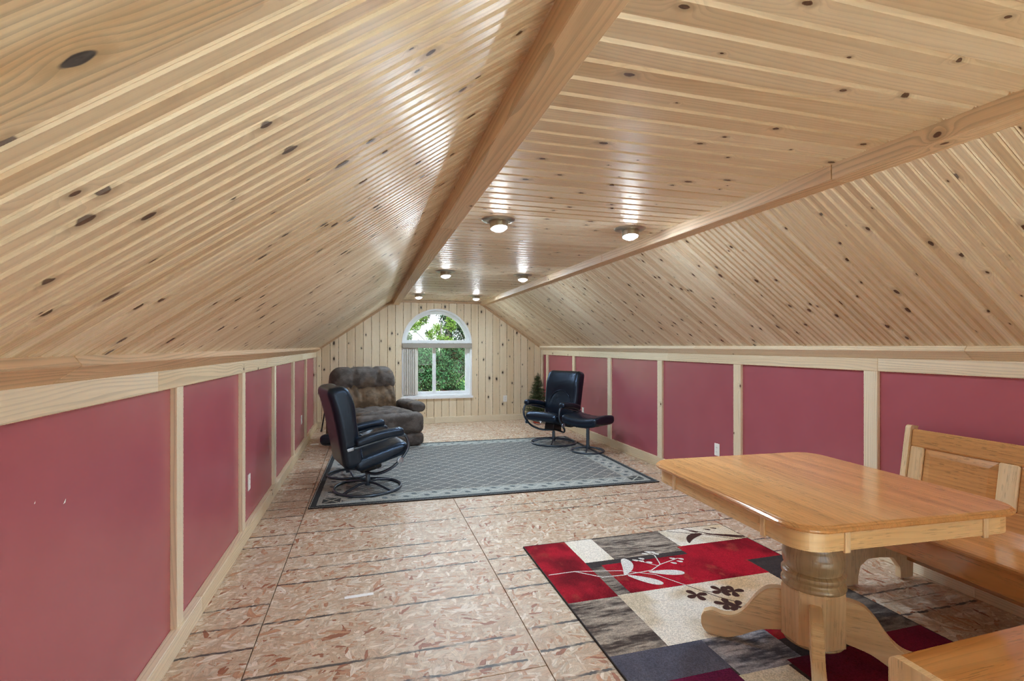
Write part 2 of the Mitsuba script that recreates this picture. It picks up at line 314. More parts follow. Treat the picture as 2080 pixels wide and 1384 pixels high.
def tube(pts, r, seg=12, closed=False):
    P = np.asarray(pts, float); n = len(P); rr = np.broadcast_to(r, n)
    tan = np.roll(P, -1, 0) - np.roll(P, 1, 0) if closed else np.gradient(P, axis=0)
    tan /= np.linalg.norm(tan, axis=1, keepdims=True)
    up = np.array([0, 0, 1.0]) if abs(tan[0][2]) < .9 else np.array([1.0, 0, 0]); vs = []
    nrm = np.cross(tan[0], up); nrm /= np.linalg.norm(nrm)
    for k in range(n):
        nrm = nrm - tan[k] * (nrm @ tan[k]); nrm /= np.linalg.norm(nrm); bn = np.cross(tan[k], nrm)
        a = np.arange(seg) * 2 * math.pi / seg
        vs.append(P[k] + rr[k] * (np.cos(a)[:, None] * nrm + np.sin(a)[:, None] * bn))
    v = np.vstack(vs); f = []
    for k in range(n if closed else n - 1):
        k2 = (k + 1) % n
        for j in range(seg):
            j2 = (j + 1) % seg; a, b, c, d = k * seg + j, k * seg + j2, k2 * seg + j2, k2 * seg + j
            f += [[a, b, c], [a, c, d]]
    if not closed:
        v = np.vstack([v, P[:1], P[-1:]]); o = n * seg
        for j in range(seg):
            j2 = (j + 1) % seg; f += [[o, j2, j], [o + 1, (n - 1) * seg + j, (n - 1) * seg + j2]]
    return (v, np.array(f))
def lathe(prof, seg=48):
    prof = np.asarray(prof, float); a = np.arange(seg + 1) * 2 * math.pi / seg; n = len(prof)
    v = np.stack([np.outer(prof[:, 0], np.cos(a)), np.outer(prof[:, 0], np.sin(a)), np.repeat(prof[:, 1:2], seg + 1, 1)], -1).reshape(-1, 3)
    uv = np.stack([np.repeat(prof[:, 1:2], seg + 1, 1), np.repeat((a * 0.12)[None], n, 0)], -1).reshape(-1, 2); f = []
    for k in range(n - 1):
        for j in range(seg):
            p, q, r, s = k * (seg + 1) + j, k * (seg + 1) + j + 1, (k + 1) * (seg + 1) + j + 1, (k + 1) * (seg + 1) + j
            f += [[p, q, r], [p, r, s]]
    return (v, np.array(f), uv)
def prism(poly, t0, t1, plane='xz'):
    """Polygon (shapely) extruded; plane 'xz' extrudes along y from t0 to t1, 'xy' along z."""
    ms = [trimesh.creation.extrude_polygon(g, t1 - t0, engine='earcut') for g in getattr(poly, 'geoms', [poly]) if g.area > 1e-7]
    m = trimesh.util.concatenate(ms); v = np.array(m.vertices); f = np.array(m.faces)
    if plane == 'xz': v = np.stack([v[:, 0], t0 + v[:, 2], v[:, 1]], 1); f = f[:, ::-1]
    elif plane == 'yz': v = np.stack([t0 + v[:, 2], v[:, 0], v[:, 1]], 1)
    else: v[:, 2] += t0
    return (v, f)
def extr(prof, u0, u1, O, U, V, N, ident, w0=0.0):
    """Convex profile (v, depth) swept along U from u0 to u1."""
    prof = np.asarray(prof, float); O, U, V, N = (np.asarray(x, float) for x in (O, U, V, N)); n = len(prof); vs, uv, fs = [], [], []
    flip = np.dot(np.cross(U, V), N) < 0
    off = 9 * cell(ident)
    for k in range(n):
        a, b = prof[k], prof[(k + 1) % n]; o = len(vs)
        for u, q in ((u0, a), (u1, a), (u1, b), (u0, b)):
            vs.append(O + U * u + V * q[0] + N * q[1]); uv.append((u + off, 4 * ident + 2 + q[0] - w0))
        f = [[o, o + 1, o + 2], [o, o + 2, o + 3]]; fs += [x[::-1] for x in f] if not flip else f
    for u in (u0, u1):
        o = len(vs)
        for q in prof: vs.append(O + U * u + V * q[0] + N * q[1]); uv.append((u + q[1], 4 * ident + 2 + q[0] - w0))
        for k in range(1, n - 1): fs.append([o, o + k, o + k + 1])
    return (np.array(vs), np.array(fs), np.array(uv))
def cell(i): return (i * 0.61803) % 1.0

# ------------------------------------------------------------------ room dimensions (metres)
XL, XR, YF, YB = -0.84, 3.14, 8.80, -1.8
ZC = 2.14; XA, XB = 0.41, 1.94                    # flat ceiling between the beams
ZL, ZR = 1.264, 1.29                              # foot of the slopes
KL, KR = (ZC - ZL) / (XA - XL), (ZC - ZR) / (XR - XB)
gable = sg.Polygon([(XL - .15, -0.1), (XR + .15, -0.1), (XR + .15, ZR - .15 * KR), (XB, ZC), (XA, ZC), (XL - .15, ZL - .15 * KL)])
inner = sg.Polygon([(XL, 0), (XR, 0), (XR, ZR), (XB, ZC), (XA, ZC), (XL, ZL)])

# floor: boards of strand board laid side by side, seams open
put('floor', cbox((XL - .1, YB - .1, -0.09), (XR + .1, YF + .1, -0.05), .001), 'black_paint', kind='structure', label='unfinished strand board attic floor with dark printed lines')
for x0, x1, seams in ((XL, -0.4940, (0.85, 3.288, 5.726, 8.16)), (-0.4890, 0.7260, (-0.43, 2.0, 4.45, 6.89)), (0.7295, 1.9465, (0.865, 3.303, 5.741, 8.18)), (1.9495, XR, (-0.43, 2.0, 4.45, 6.89))):
    ys = [YB] + list(seams) + [YF]
    for a, b in zip(ys[:-1], ys[1:]):
        put('sheet', cbox((x0, a + .0015, -0.045), (x1, b - .0012, 0.0), .0012), 'osb', 'floor')
put('paper_label', cbox((-0.075, -.014, 0), (.075, .014, .0006), .0001).transform(M4((-0.045, 2.837, 0.0003), 0.06)[:3]), 'paper', 'floor', label='small white printed label stuck to the floor')

# far wall: slab with the arched opening, then tongue-and-groove boards
WX, WR, WZ0, WZC = 1.17, 0.61, 0.46, 1.385
def arch(r, z0): return sg.box(WX - r, z0, WX + r, WZC).union(sg.Point(WX, WZC).buffer(r, 32))
hole = arch(WR - .004, WZ0 + .004)
put('wall_far', prism(gable.difference(hole), YF + .012, YF + .16), 'deck_wood', kind='structure', label='knotty pine gable wall with the arched window')
def strip(poly, yfun, ident, xc):
    vs, fs = [], []; o = 0
    for g in getattr(poly, 'geoms', [poly]):
        if g.geom_type != 'Polygon' or g.area < 1e-6: continue
        v, f = trimesh.creation.triangulate_polygon(g, engine='earcut'); v, f = np.asarray(v), np.asarray(f)
        a = v[f]; cr = np.cross(a[:, 1] - a[:, 0], a[:, 2] - a[:, 0]); f = np.where(cr[:, None] > 0, f, f[:, ::-1])
        vs.append(v); fs.append(f + o); o += len(v)
    if not vs: return None
    v, f = np.vstack(vs), np.vstack(fs)
    return np.stack([v[:, 0], yfun(v[:, 0]), v[:, 1]], 1), f, np.stack([v[:, 1] + 9 * cell(ident), 4 * ident + 2 + v[:, 0] - xc], 1)
PW = 0.1315; x = XL - 0.02
while x < XR:
    i = nid(); b = .006; parts = []; field = inner.difference(hole)
    for x0, x1, yf in ((x + .002, x + b, lambda X, x=x: YF + .009 - (X - x) * 1.5), (x + b, x + PW - b, lambda X: YF + 0 * X), (x + PW - b, x + PW - .002, lambda X, x=x: YF + .009 - (x + PW - X) * 1.5)):
        s = strip(field.intersection(sg.box(x0, 0, x1, 3)), yf, i, x + PW / 2)
        if s is not None: parts.append(s)
    if parts:
        o, V_, F_, U_ = 0, [], [], []
        for v, f, uv in parts: V_.append(v); F_.append(f + o); U_.append(uv); o += len(v)
        put('board', (np.vstack(V_), np.vstack(F_), np.vstack(U_)), 'pine_wall', 'wall_far')
    x += PW

# rear wall behind the camera, with a broad window
rear = sg.box(-0.2, 0.15, 2.5, 2.05).intersection(inner.buffer(-.12))
put('wall_rear', prism(gable.difference(rear), YB - .16, YB), 'white_vinyl', kind='structure', label='rear gable wall behind the viewer')
fr = rear.difference(rear.buffer(-.06).difference(sg.box(1.12, 0, 1.18, 3)))
put('window_2', prism(fr, YB - .12, YB - .04), 'white_vinyl', kind='structure', label='broad two-pane window in the rear gable wall')
for a, b in ((-1, 1.15), (1.15, 3)):
    v, f = trimesh.creation.triangulate_polygon(rear.buffer(-.05).intersection(sg.box(a, 0, b, 3)), engine='earcut'); v = np.asarray(v)
    put('pane', (np.stack([v[:, 0], 0 * v[:, 0] + YB - .08, v[:, 1]], 1), np.asarray(f)), 'glass', 'window_2')

pc = thing('pale_carpet', 'off-white wool carpet behind the viewer under the rear window', 'carpet')
put('pile', cbox((-.62, YB + .05, 0), (2.9, .35, .012), .003), 'pale_wool', pc)

# side walls: red panels between battens, header and baseboard
def side(sign, X, xp, name, z_hd, z_ht, ys):
    """X wall plane, xp the battens' face."""
    lo, hi = min(X, X + sign * .1), max(X, X + sign * .1)
    put(name, cbox((lo + (.006 if sign > 0 else 0), YB - .1, -0.05), (hi - (.006 if sign < 0 else 0), YF + .1, z_ht), .001), 'siding', kind='structure', label='low red knee wall with pale wooden battens')
    prev = YB
    for y in list(ys) + [None]:
        end = YF if y is None else y + .02
        a, b = sorted((X, X + sign * .008))
        put('panel', cbox((a, prev + .001, 0.0), (b, end - .001, z_hd + .03), .0005), 'red_paint', name)
        if y is not None:
            a, b = sorted((xp, X + sign * .004))
            bar('batten', (a, y, .0), (b, y + (.082 if sign < 0 else .092), z_hd + .01), 2, 'pine_trim', name, b=.002)
            prev = y + .06
side(-1, XL, XL + .026, 'wall_left', 1.17, 1.28, [2.555 + 1.2192 * k for k in range(-4, 6)])
side(1, XR, XR - .022, 'wall_right', 1.19, 1.30, [2.435 + 1.2192 * k for k in range(-4, 6)])
def lengths(name, lo, hi, mat, cuts, axis=1, b=.003, label=None, M=None):
    """A run of trim along y cut into lengths."""
    key = None
    ys = [lo[1]] + list(cuts) + [hi[1]]
    key = numbered(name); labels[key] = {'label': label, 'kind': 'structure'}
    for a, c in zip(ys[:-1], ys[1:]):
        L, H = (lo[0], a + .0006, lo[2]), (hi[0], c - .0006, hi[2])
        if M is None: bar('length', L, H, 1, mat, key, b)
        else:
            ce = np.array([(L[k] + H[k]) / 2 for k in range(3)]); hs = np.array([(H[k] - L[k]) / 2 for k in range(3)])
            put('length', woodm(cbox(-hs, hs, b), 1, M @ M4(ce)), mat, key)
    return key
lengths('baseboard_left', (XL, YB, 0), (XL + .042, YF - .02, .092), 'pine_trim', (0.3, 2.86, 5.2, 7.6), label='pine baseboard along the foot of the red wall beside the recliners')
lengths('baseboard_right', (XR - .024, YB, 0), (XR, YF - .02, .108), 'pine_trim', (-.5, 1.9, 4.35, 6.75), label='pine baseboard along the foot of the red wall behind the bench')
lengths('trim_1', (XL - .01, YB, 1.166), (XL + .03, YF - .012, 1.262), 'pine_trim', (-.2, 2.34, 4.6, 7.0), label='pine header board over the red panels beside the recliners')
lengths('trim_2', (XR - .026, YB, 1.188), (XR + .01, YF - .012, 1.288), 'pine_trim', (.6, 2.43, 4.75, 7.1), label='pine header board over the red panels behind the bench')
angL, angR = math.atan(KL), math.atan(KR)
lengths('trim_3', (-.02, YB, -.052), (.068, YF - .012, -.002), 'fir_beam', (-.6, 1.62, 4.1, 6.4), label='pine board at the foot of the slope above the header, recliner side', M=M4((XL + .016, 0, ZL + .036), 0, 0, -angL))
lengths('trim_4', (-.068, YB, -.052), (.02, YF - .012, -.002), 'pine_trim', (.2, 1.9, 4.2, 6.6), label='pine board at the foot of the slope above the header, bench side', M=M4((XR - .016, 0, ZR + .036), 0, 0, angR))
key = numbered('baseboard_far'); labels[key] = {'kind': 'structure', 'label': 'pine baseboard under the arched window'}
for a, b in ((XL + .02, 1.12), (1.121, XR - .02)): bar('length', (a, YF - .02, 0), (b, YF, .108), 0, 'pine_trim', key)

# gable trim along the slopes and the flat top, corner strips
key = numbered('trim_5'); labels[key] = {'kind': 'structure', 'label': 'thin pine strip edging the top of the gable wall'}
def rake(a, b):
    L = math.dist(a, b); an = math.atan2(b[1] - a[1], b[0] - a[0])
    put('length', woodm(cbox((0, -.018, -.045), (L, 0, -.006), .002), 0, M4((a[0], YF, a[1]), 0, 0, -an)), 'fir_beam', key)
rake((XL, ZL + .02), (XA, ZC)); rake((XA, ZC), (XB, ZC)); rake((XB, ZC), (XR, ZR + .02))
bar('corner_strip', (XL + .026, YF - .022, 0), (XL + .055, YF, ZL), 2, 'pine_trim', key); bar('corner_strip', (XR - .05, YF - .022, 0), (XR - .022, YF, ZR), 2, 'pine_trim', key)

# ceiling: flat field and two slopes of tongue-and-groove boards over a solid deck
def deck(name, a, b, label):
    d = np.array([b[0] - a[0], b[1] - a[1]]); L = np.linalg.norm(d); d /= L; n = np.array([-d[1], d[0]])
    if n[1] < 0: n = -n
    e = .12
    p = [np.array(a) - d * e + n * .015, np.array(b) + d * e + n * .015, np.array(b) + d * e + n * .12, np.array(a) - d * e + n * .12]
    put(name, prism(sg.Polygon(p), YB - .3, YF + .5), 'deck_wood', kind='structure', label=label)
def boards(name, a, b, pitch, bev, dep, y0, y1, mat, bead=True):
    """Boards run from a to b (x, z); laid side by side along y."""
    a, b = np.array(a), np.array(b); L = np.linalg.norm(b - a); d = (b - a) / L; U = np.array([d[0], 0, d[1]]); V = np.array([0, 1.0, 0]); N = np.array([-d[1], 0, d[0]])
    if N[2] < 0: N = -N
    O = np.array([a[0], 0, a[1]]); y = y0
    while y < y1:
        w = min(pitch, y1 - y); prof = [(0.0005, .014), (0.0005, dep), (bev, 0)] + ([(w - .0130, 0), (w - .0098, .0050), (w - .0052, .0006), (w - .0044, .0006)] if bead else [(w - bev, 0)]) + [(w - .0005, dep), (w - .0005, .014)]
        i = nid(); lift = .0012 * cell(i * 3)
        put('board', extr(prof, -.01, L + .01, O + V * y + N * lift, U, V, N, i, w / 2), mat, name)
        y += pitch
deck('ceiling', (XA, ZC), (XB, ZC), 'flat pine board ceiling between the two beams')
deck('ceiling_left', (XL, ZL), (XA, ZC), 'sloping pine board ceiling above the recliners')
deck('ceiling_right', (XB, ZC), (XR, ZR), 'sloping pine board ceiling above the bench')
boards('ceiling', (XA, ZC), (XB, ZC), .0955, .0105, .0098, 0.32, YF + .004, 'pine_ceiling', False)
boards('ceiling_left', (XL, ZL), (XA, ZC), .0480, .0054, .0054, 0.66, YF + .004, 'pine_ceiling')
boards('ceiling_right', (XR, ZR), (XB, ZC), .0480, .0054, .0054, 0.32, YF + .004, 'pine_ceiling')
for nm, a, b, y1 in (('ceiling', (XA, ZC), (XB, ZC), .32), ('ceiling_right', (XR, ZR), (XB, ZC), .32), ('ceiling_left', (XL, ZL), (XA, ZC), .16)):
    a, b = np.array(a), np.array(b); L = np.linalg.norm(b - a); d = (b - a) / L; N = np.array([-d[1], 0, d[0]]); N = N if N[2] > 0 else -N
    put('rear_lining', extr([(0, .013), (0, 0), (y1 - YB - .002, 0), (y1 - YB - .002, .013)], 0, L, (a[0], YB, a[1]), (d[0], 0, d[1]), (0, 1, 0), N, nid(), .5 * (y1 - YB)), 'pine_trim', nm)
# broad knotty plank closing the recliner-side slope beside the viewer
a, b = np.array((XL, ZL)), np.array((XA, ZC)); L = np.linalg.norm(b - a); d = (b - a) / L
put('plank', extr([(0.16, .012), (0.16, -.012), (.652, -.012), (.658, -.006), (.658, .012)], .02, L, (a[0], 0, a[1]), (d[0], 0, d[1]), (0, 1, 0), (-d[1], 0, d[0]), nid(), .6), 'fir_plank', 'ceiling_left', label='broad knotty plank with dark grain')
lengths('trim_6', (XA + .004, YB, 2.052), (XA + .104, YF - .002, ZC + .02), 'fir_beam', (-.9, 3.0, 5.45, 7.5), b=.003, label='squared pine beam where the recliner-side slope meets the flat ceiling')
lengths('trim_7', (XB, YB, 2.072), (XB + .115, YF - .002, ZC + .03), 'fir_beam', (-.4, 1.72, 3.95, 6.2), b=.003, label='squared pine beam where the bench-side slope meets the flat ceiling')

# ------------------------------------------------------------------ arched window and its blind
w1 = put('window_1', prism(arch(WR, WZ0).difference(arch(WR - .03, WZ0 + .03)), YF - .012, YF + .155), 'white_vinyl', kind='structure', label='white arched window in the pine gable wall')
put('frame', prism(arch(WR - .03, WZ0 + .03).difference(arch(WR - .085, WZ0 + .075)), YF + .075, YF + .14), 'white_vinyl', w1)
put('transom', prism(sg.box(WX - WR + .03, 1.395, WX + WR - .03, 1.452), YF + .06, YF + .14), 'white_vinyl', w1)
put('mullion', prism(sg.box(1.10, WZ0 + .07, 1.15, 1.40), YF + .07, YF + .135), 'white_vinyl', w1)
def ring(a, b, t): return sg.box(a[0], a[1], b[0], b[1]).difference(sg.box(a[0] + t, a[1] + t, b[0] - t, b[1] - t))
put('sash', prism(ring((.64, WZ0 + .07), (1.115, 1.40), .022), YF + .085, YF + .115), 'white_vinyl', w1)
put('sash', prism(ring((1.135, WZ0 + .07), (1.70, 1.40), .022), YF + .10, YF + .13), 'white_vinyl', w1)
put('sill', prism(sg.box(WX - WR - .02, WZ0 - .03, WX + WR + .02, WZ0 + .006), YF - .03, YF + .0), 'white_vinyl', w1)
def sheet(poly, y):
    v, f = trimesh.creation.triangulate_polygon(poly, engine='earcut'); v = np.asarray(v)
    return (np.stack([v[:, 0], 0 * v[:, 0] + y, v[:, 1]], 1), np.asarray(f))
put('pane', sheet(sg.box(.65, .54, 1.11, 1.395), YF + .10), 'glass', w1); put('pane', sheet(sg.box(1.14, .54, 1.69, 1.395), YF + .115), 'glass', w1)
put('pane', sheet(arch(WR - .08, 1.44).intersection(sg.box(0, 1.45, 3, 3)), YF + .105), 'glass', w1)
vb = thing('vertical_blind', 'grey vertical blind drawn aside in the arched window', 'window blind')
put('valance', cbox((WX - WR + .005, YF - .055, 1.312), (WX + WR - .005, YF + .035, 1.398), .004), 'blind_valance', vb, label='taupe headrail cover')
for k in range(13):
    put('vane', xf(rbox((.086, .003, .80), .0014, 4), M4((.612 + .0165 * k, YF - .005 + .004 * (k % 3), .912), math.radians(50 + 10 * (k % 2)))), 'blind_vane', vb)

# ------------------------------------------------------------------ recessed lamps
bsdf('lamp_trim_dark', base_color=S(70, 66, 60), roughness=0.4, metallic=0.8)
TILT = 12
NAMES = ['first lamp from the viewer in the beam-side row by the recliners', 'first lamp from the viewer in the row by the bench', 'middle lamp in the row on the recliner side', 'middle lamp in the row on the bench side', 'lamp next to the gable wall on the recliner side', 'lamp next to the gable wall on the bench side']
LAMPS = [(.786, 3.05), (1.70, 3.04), (.789, 5.30), (1.66, 5.35), (.744, 7.76), (1.64, 7.76)]
for i, (x, y) in enumerate(LAMPS):
    t = thing('recessed_lamp', 'lit nickel ceiling downlight, ' + NAMES[i] if i < 6 else 'lit nickel ceiling downlight above the ' + ('backless bench' if i % 2 else 'viewer'), 'ceiling lamp', 'recessed ceiling lamps')
    M = M4((x, y, ZC))
    put('flange', xf(lathe([(.050, .0), (.060, -.012), (.075, -.014), (.098, -.008), (.106, -.001), (.106, .002)], 40)[:2], M), 'nickel', t, smooth=True)
    tilt = M4((x, y, ZC - .004), 0, math.radians(-TILT), math.radians(3 if i % 2 else -3))
    put('eyeball', xf(lathe([(.052, .02), (.056, -.01), (.056, -.05), (.053, -.053), (.0505, -.05)], 40)[:2], tilt), 'nickel', t, smooth=40)
    put('lens', xf(lathe([(0.0001, -.074), (.016, -.0725), (.032, -.067), (.044, -.058), (.0505, -.047)], 32)[:2], tilt), 'white_plastic', t, smooth=False,
        emitter={'type': 'area', 'radiance': {'type': 'rgb', 'value': [LAMP * .79, LAMP, LAMP * 1.17]}})

# ------------------------------------------------------------------ wall sockets
def outlet(x, y, z, axis, sign, label):
    t = thing('wall_outlet', label, 'outlet')
    def B(lo, hi, nm, mat, b):
        if axis == 'x': l, h = (x + min(lo[0] * sign, hi[0] * sign), y + lo[1], z + lo[2]), (x + max(lo[0] * sign, hi[0] * sign), y + hi[1], z + hi[2])
        else: l, h = (x + lo[1], y + min(lo[0] * sign, hi[0] * sign), z + lo[2]), (x + hi[1], y + max(lo[0] * sign, hi[0] * sign), z + hi[2])
        put(nm, cbox(l, h, b), mat, t)
    B((0, -.036, -.058), (.006, .036, .058), 'plate', 'white_plastic', .002)
    for dz in (-.02, .02):
        B((.006, -.016, dz - .014), (.0085, .016, dz + .014), 'receptacle', 'white_plastic', .001)
        for dy in (-.006, .006): B((.0085, dy - .0012, dz - .003), (.0088, dy + .0012, dz + .005), 'slot', 'socket_dark', .0002)
outlet(XL, 4.077, .35, 'x', 1, 'white outlet in the third red panel from the viewer on the wall opposite the bench')
outlet(XL, 7.117, .38, 'x', 1, 'white outlet on the wall opposite the bench, in the panel beside the brown recliner')
outlet(XR, 3.986, .38, 'x', -1, 'white outlet on the red wall just above the far edge of the oak table')
outlet(XR, 7.03, .36, 'x', -1, 'white outlet half hidden behind the black chair that faces the room')
outlet(2.395, YF, .394, 'y', -1, 'white outlet on the knotty pine gable wall')
for dy, dz, s in ((1.748, .90, .008), (1.752, .905, .004), (1.612, .938, .004)):
    put('paint_chip', trimesh.Trimesh(np.array([(XL + .0004, dy - s, dz - s * .6), (XL + .0004, dy + s, dz + s), (XL + .0012, dy + s * .2, dz - s * .3), (XL + .0004, dy - s * .2, dz + s * .3)]), [[0, 1, 2], [0, 2, 3], [1, 3, 2], [0, 3, 1]]), 'paper', 'wall_left')

# ------------------------------------------------------------------ rugs
def rug(name, corner, w, h, rz, mat, label, edge):
    t = thing(name, label, 'rug'); nx = 2
    M = M4((corner[0], corner[1], 0), rz)
    v = np.array([(0, 0, .010), (w, 0, .010), (w, h, .010), (0, h, .010)])
    uv = v[:, :2].copy()
    if name == 'patchwork_rug': uv[:, 1] = h - uv[:, 1]
    put('pile', (v @ M[:3, :3].T + M[:3, 3], np.array([[0, 1, 2], [0, 2, 3]]), uv), mat, t)
    e = sg.box(-.004, -.004, w + .004, h + .004).difference(sg.box(0.0005, 0.0005, w - .0005, h - .0005))
    put('binding', xf(prism(e, 0, .0106, 'xy'), M), edge, t)
rug('lattice_rug', (-.470, 4.452), 3.24, 2.58, -.022, 'grey_rug', 'large grey rug with a diamond lattice and leafy border under the recliners', 'black_binding')
rug('patchwork_rug', (1.0, 1.06), 1.545, 2.14, 0.0, 'patch_rug', 'red, cream and charcoal patchwork rug with leaf sprigs under the table', 'black_binding')

# ------------------------------------------------------------------ pedestal table
tb = thing('pedestal_table', 'golden oak pedestal table with rounded corners on the patchwork rug', 'table')
TM = M4((1.862, 1.775, 0), math.radians(-3.2))
def rrect(w, h, r): return sg.box(-w / 2 + r, -h / 2 + r, w / 2 - r, h / 2 - r).buffer(r, 12)
TW, TH = .985, 1.03
levels = [(.740, .010, 0), (.736, .0, 0), (.744, -.0015, 0)]
def stack(rings):
    """Loft between offset outlines (all with the same vertex count)."""
    out = [np.asarray(rrect(TW - 2 * o, TH - 2 * o, .115 - o).exterior.coords)[:-1] for z, o in rings]
    n = len(out[0]); V = np.vstack([np.column_stack([c, np.full(n, z)]) for (z, o), c in zip(rings, out)]); F = []
    for k in range(len(rings) - 1):
        for j in range(n):
            a, b, c, d = k * n + j, k * n + (j + 1) % n, (k + 1) * n + (j + 1) % n, (k + 1) * n + j
            F += [[a, c, b], [a, d, c]] 
    V = np.vstack([V, [[0, 0, rings[0][0]], [0, 0, rings[-1][0]]]]); o = len(V) - 2
    for j in range(n): F += [[o, j, (j + 1) % n], [o + 1, (len(rings) - 1) * n + (j + 1) % n, (len(rings) - 1) * n + j]]
    m = trimesh.Trimesh(V, F, process=False); 
    if m.volume < 0: m.invert()
    return m
put('tabletop', woodm(stack([(.734, .014), (.736, .006), (.742, .001), (.748, .0), (.752, .004), (.754, .008), (.757, .010), (.7595, .014), (.760, .020)]), 1, TM), 'oak_top', tb)
AW, AH = TW - .05, TH - .05
def band(poly, z0, z1, t):
    c = np.asarray(poly.exterior.coords)[:-1]; q = np.asarray(poly.buffer(-t).exterior.coords)[:-1]; n = len(c)
    L = np.concatenate([[0], np.cumsum(np.linalg.norm(np.roll(c, -1, 0) - c, axis=1))]); V, U, F = [], [], []; idn = nid()
    if len(q) != n: q = c * (1 - t / .49)
    for k in range(n):
        k2 = (k + 1) % n
        for A, B, za, zb, w0, w1 in ((c, c, z0, z1, z0, z1), (c, q, z0, z0, z0, z0 - t), (q, q, z1, z0, z1, z0)):
            o = len(V); V += [(*A[k], za), (*A[k2], za), (*B[k2], zb), (*B[k], zb)]
            U += [(L[k], w0), (L[k + 1], w0), (L[k + 1], w1), (L[k], w1)]; F += [[o, o + 1, o + 2], [o, o + 2, o + 3]] if w1 >= w0 or A is c else [[o, o + 1, o + 2], [o, o + 2, o + 3]]
    return (np.array(V), np.array(F), np.array(U) + [0, 4 * idn + 1.3])
put('apron', xf(band(rrect(AW, AH, .095), .668, .736, .02), TM), 'oak_apron', tb)
for s in (-1, 1):
    for o in (-.30, .30):
        put('spacer_block', woodm(cbox((o - .011, s * AH / 2 - .006, .660), (o + .011, s * AH / 2 + .006, .736), .002), 2, TM), 'oak_pale', tb)
        put('spacer_block', woodm(cbox((s * AW / 2 - .006, o - .011, .660), (s * AW / 2 + .006, o + .011, .736), .002), 2, TM), 'oak_pale', tb)
PM = M4((1.845, 1.725, 0), math.radians(-3.2))
put('underframe', woodm(cbox((-.3, -.05, .69), (.3, .05, .734), .002), 0, PM), 'oak_pale', tb)
prof = [(.0, .325), (.121, .325), (.124, .332), (.123, .342), (.116, .352), (.1135, .358), (.117, .364), (.1225, .372), (.1225, .384), (.116, .391), (.108, .396), (.110, .402), (.116, .418), (.1195, .44), (.119, .462), (.113, .484), (.107, .497), (.105, .505), (.108, .512), (.117, .520), (.121, .530), (.122, .544), (.118, .552), (.108, .556), (.100, .566), (.098, .60), (.104, .64), (.122, .66), (.124, .70), (0, .70)]
pr = []
for a, b in zip(prof[:-1], prof[1:]): pr += [np.array(a) * (1 - t) + np.array(b) * t for t in (0, .33, .67)]
lv, lf, luv = lathe(pr + [prof[-1]], 64); luv = luv + [0, 4 * nid() + 1.6]
put('turned_column', (*xf((lv, lf), PM), luv), 'oak_post', tb, smooth=True)
octo = sg.Polygon([(.128 * math.cos(a), .128 * math.sin(a)) for a in np.arange(8) * math.pi / 4 + math.pi / 8])
m8 = m3.Manifold.hull_points(np.array([(x * s, y * s, z) for x, y in list(octo.exterior.coords)[:-1] for z, s in ((.105, 1), (.318, 1), (.328, .95))]))
put('octagonal_base', woodm(m8, 2, PM), 'oak_pale', tb)
lv, lf, luv = lathe([(0, .088), (.108, .088), (.116, .092), (.117, .098), (.112, .103), (.11, .108), (0, .108)], 48); luv = luv + [0, 4 * nid() + 1.6]
put('base_ring', (*xf((lv, lf), PM), luv), 'oak_post', tb, smooth=True)
top = catmull([(.10, .285), (.145, .283), (.185, .268), (.225, .225), (.265, .165), (.31, .125), (.36, .115), (.405, .122), (.44, .108)], 5)
bot = catmull([(.452, .085), (.450, .045), (.43, .018), (.39, .012), (.34, .014), (.28, .040), (.20, .085), (.10, .11)], 5)
fpoly = sg.Polygon(np.vstack([top, bot]))
core = np.array(prism(fpoly, -.0225, .0225, 'xz')[0]), prism(fpoly, -.0225, .0225, 'xz')[1]
small = fpoly.buffer(-.004); 
def foot_mesh():
    rings = [(-.0225, fpoly.buffer(-.004)), (-.0185, fpoly), (.0185, fpoly), (.0225, fpoly.buffer(-.004))]
    ms = [trimesh.Trimesh(*prism(fpoly, -.019, .019, 'xz')), trimesh.Trimesh(*prism(small, -.0225, .0225, 'xz'))]
    return trimesh.util.concatenate(ms)
for k in range(4):
    an = math.radians(137 + 90 * k)
    put('foot', woodm(foot_mesh(), 0, PM @ M4((0, 0, 0), an + math.radians(3.2))), 'oak_pale', tb)

# ------------------------------------------------------------------ corner benches
bn = thing('high_backed_bench', 'oak bench with a panelled back against the red wall', 'bench')
BM = M4((2.50, 2.215, .0108), math.radians(-2.0))        # local: x towards the wall, y towards the viewer is negative
YL = -2.3
def bb(nm, lo, hi, axis, mat, b=.003, M=BM, **k): return put(nm, woodm(cbox(lo, hi, b), axis, M), mat, bn, **k)
bb('seat', (-.005, YL, .430), (.48, -.035, .452), 1, 'oak_top', .006)
bb('front_rail', (.03, YL, .315), (.052, -.03, .430), 1, 'oak_top')
bb('lower_rail', (.50, YL, .10), (.52, -.03, .43), 1, 'oak_top')
endp = sg.Polygon([(0.0, .0), (.0, .43), (.50, .43), (.56, .43), (.545, .0), (.455, .0), (.455, .06), (.40, .125), (.31, .135), (.22, .135), (.165, .10), (.15, .04), (.15, .0)]).buffer(-.004).buffer(.004)
put('end_panel', woodm(trimesh.Trimesh(*prism(endp, -.032, 0, 'xz')), 2, BM), 'oak_pale', bn)
LEAN = math.radians(9)
BK = BM @ M4((.475, 0, .44), 0, 0, LEAN)
up = sg.Polygon([(-.01, -.02), (-.012, .40)] + [(.008 - .02 * math.cos(a), .425 + .02 * math.sin(a)) for a in np.linspace(0, math.pi / 2, 5)] + [(.045, .445), (.05, -.02)])
put('upright', woodm(trimesh.Trimesh(*prism(up, -.03, 0, 'xz')), 2, BK), 'oak_pale', bn)
bb('top_rail', (.0, YL, .325), (.024, -.03, .425), 1, 'oak_top', .007, BK)
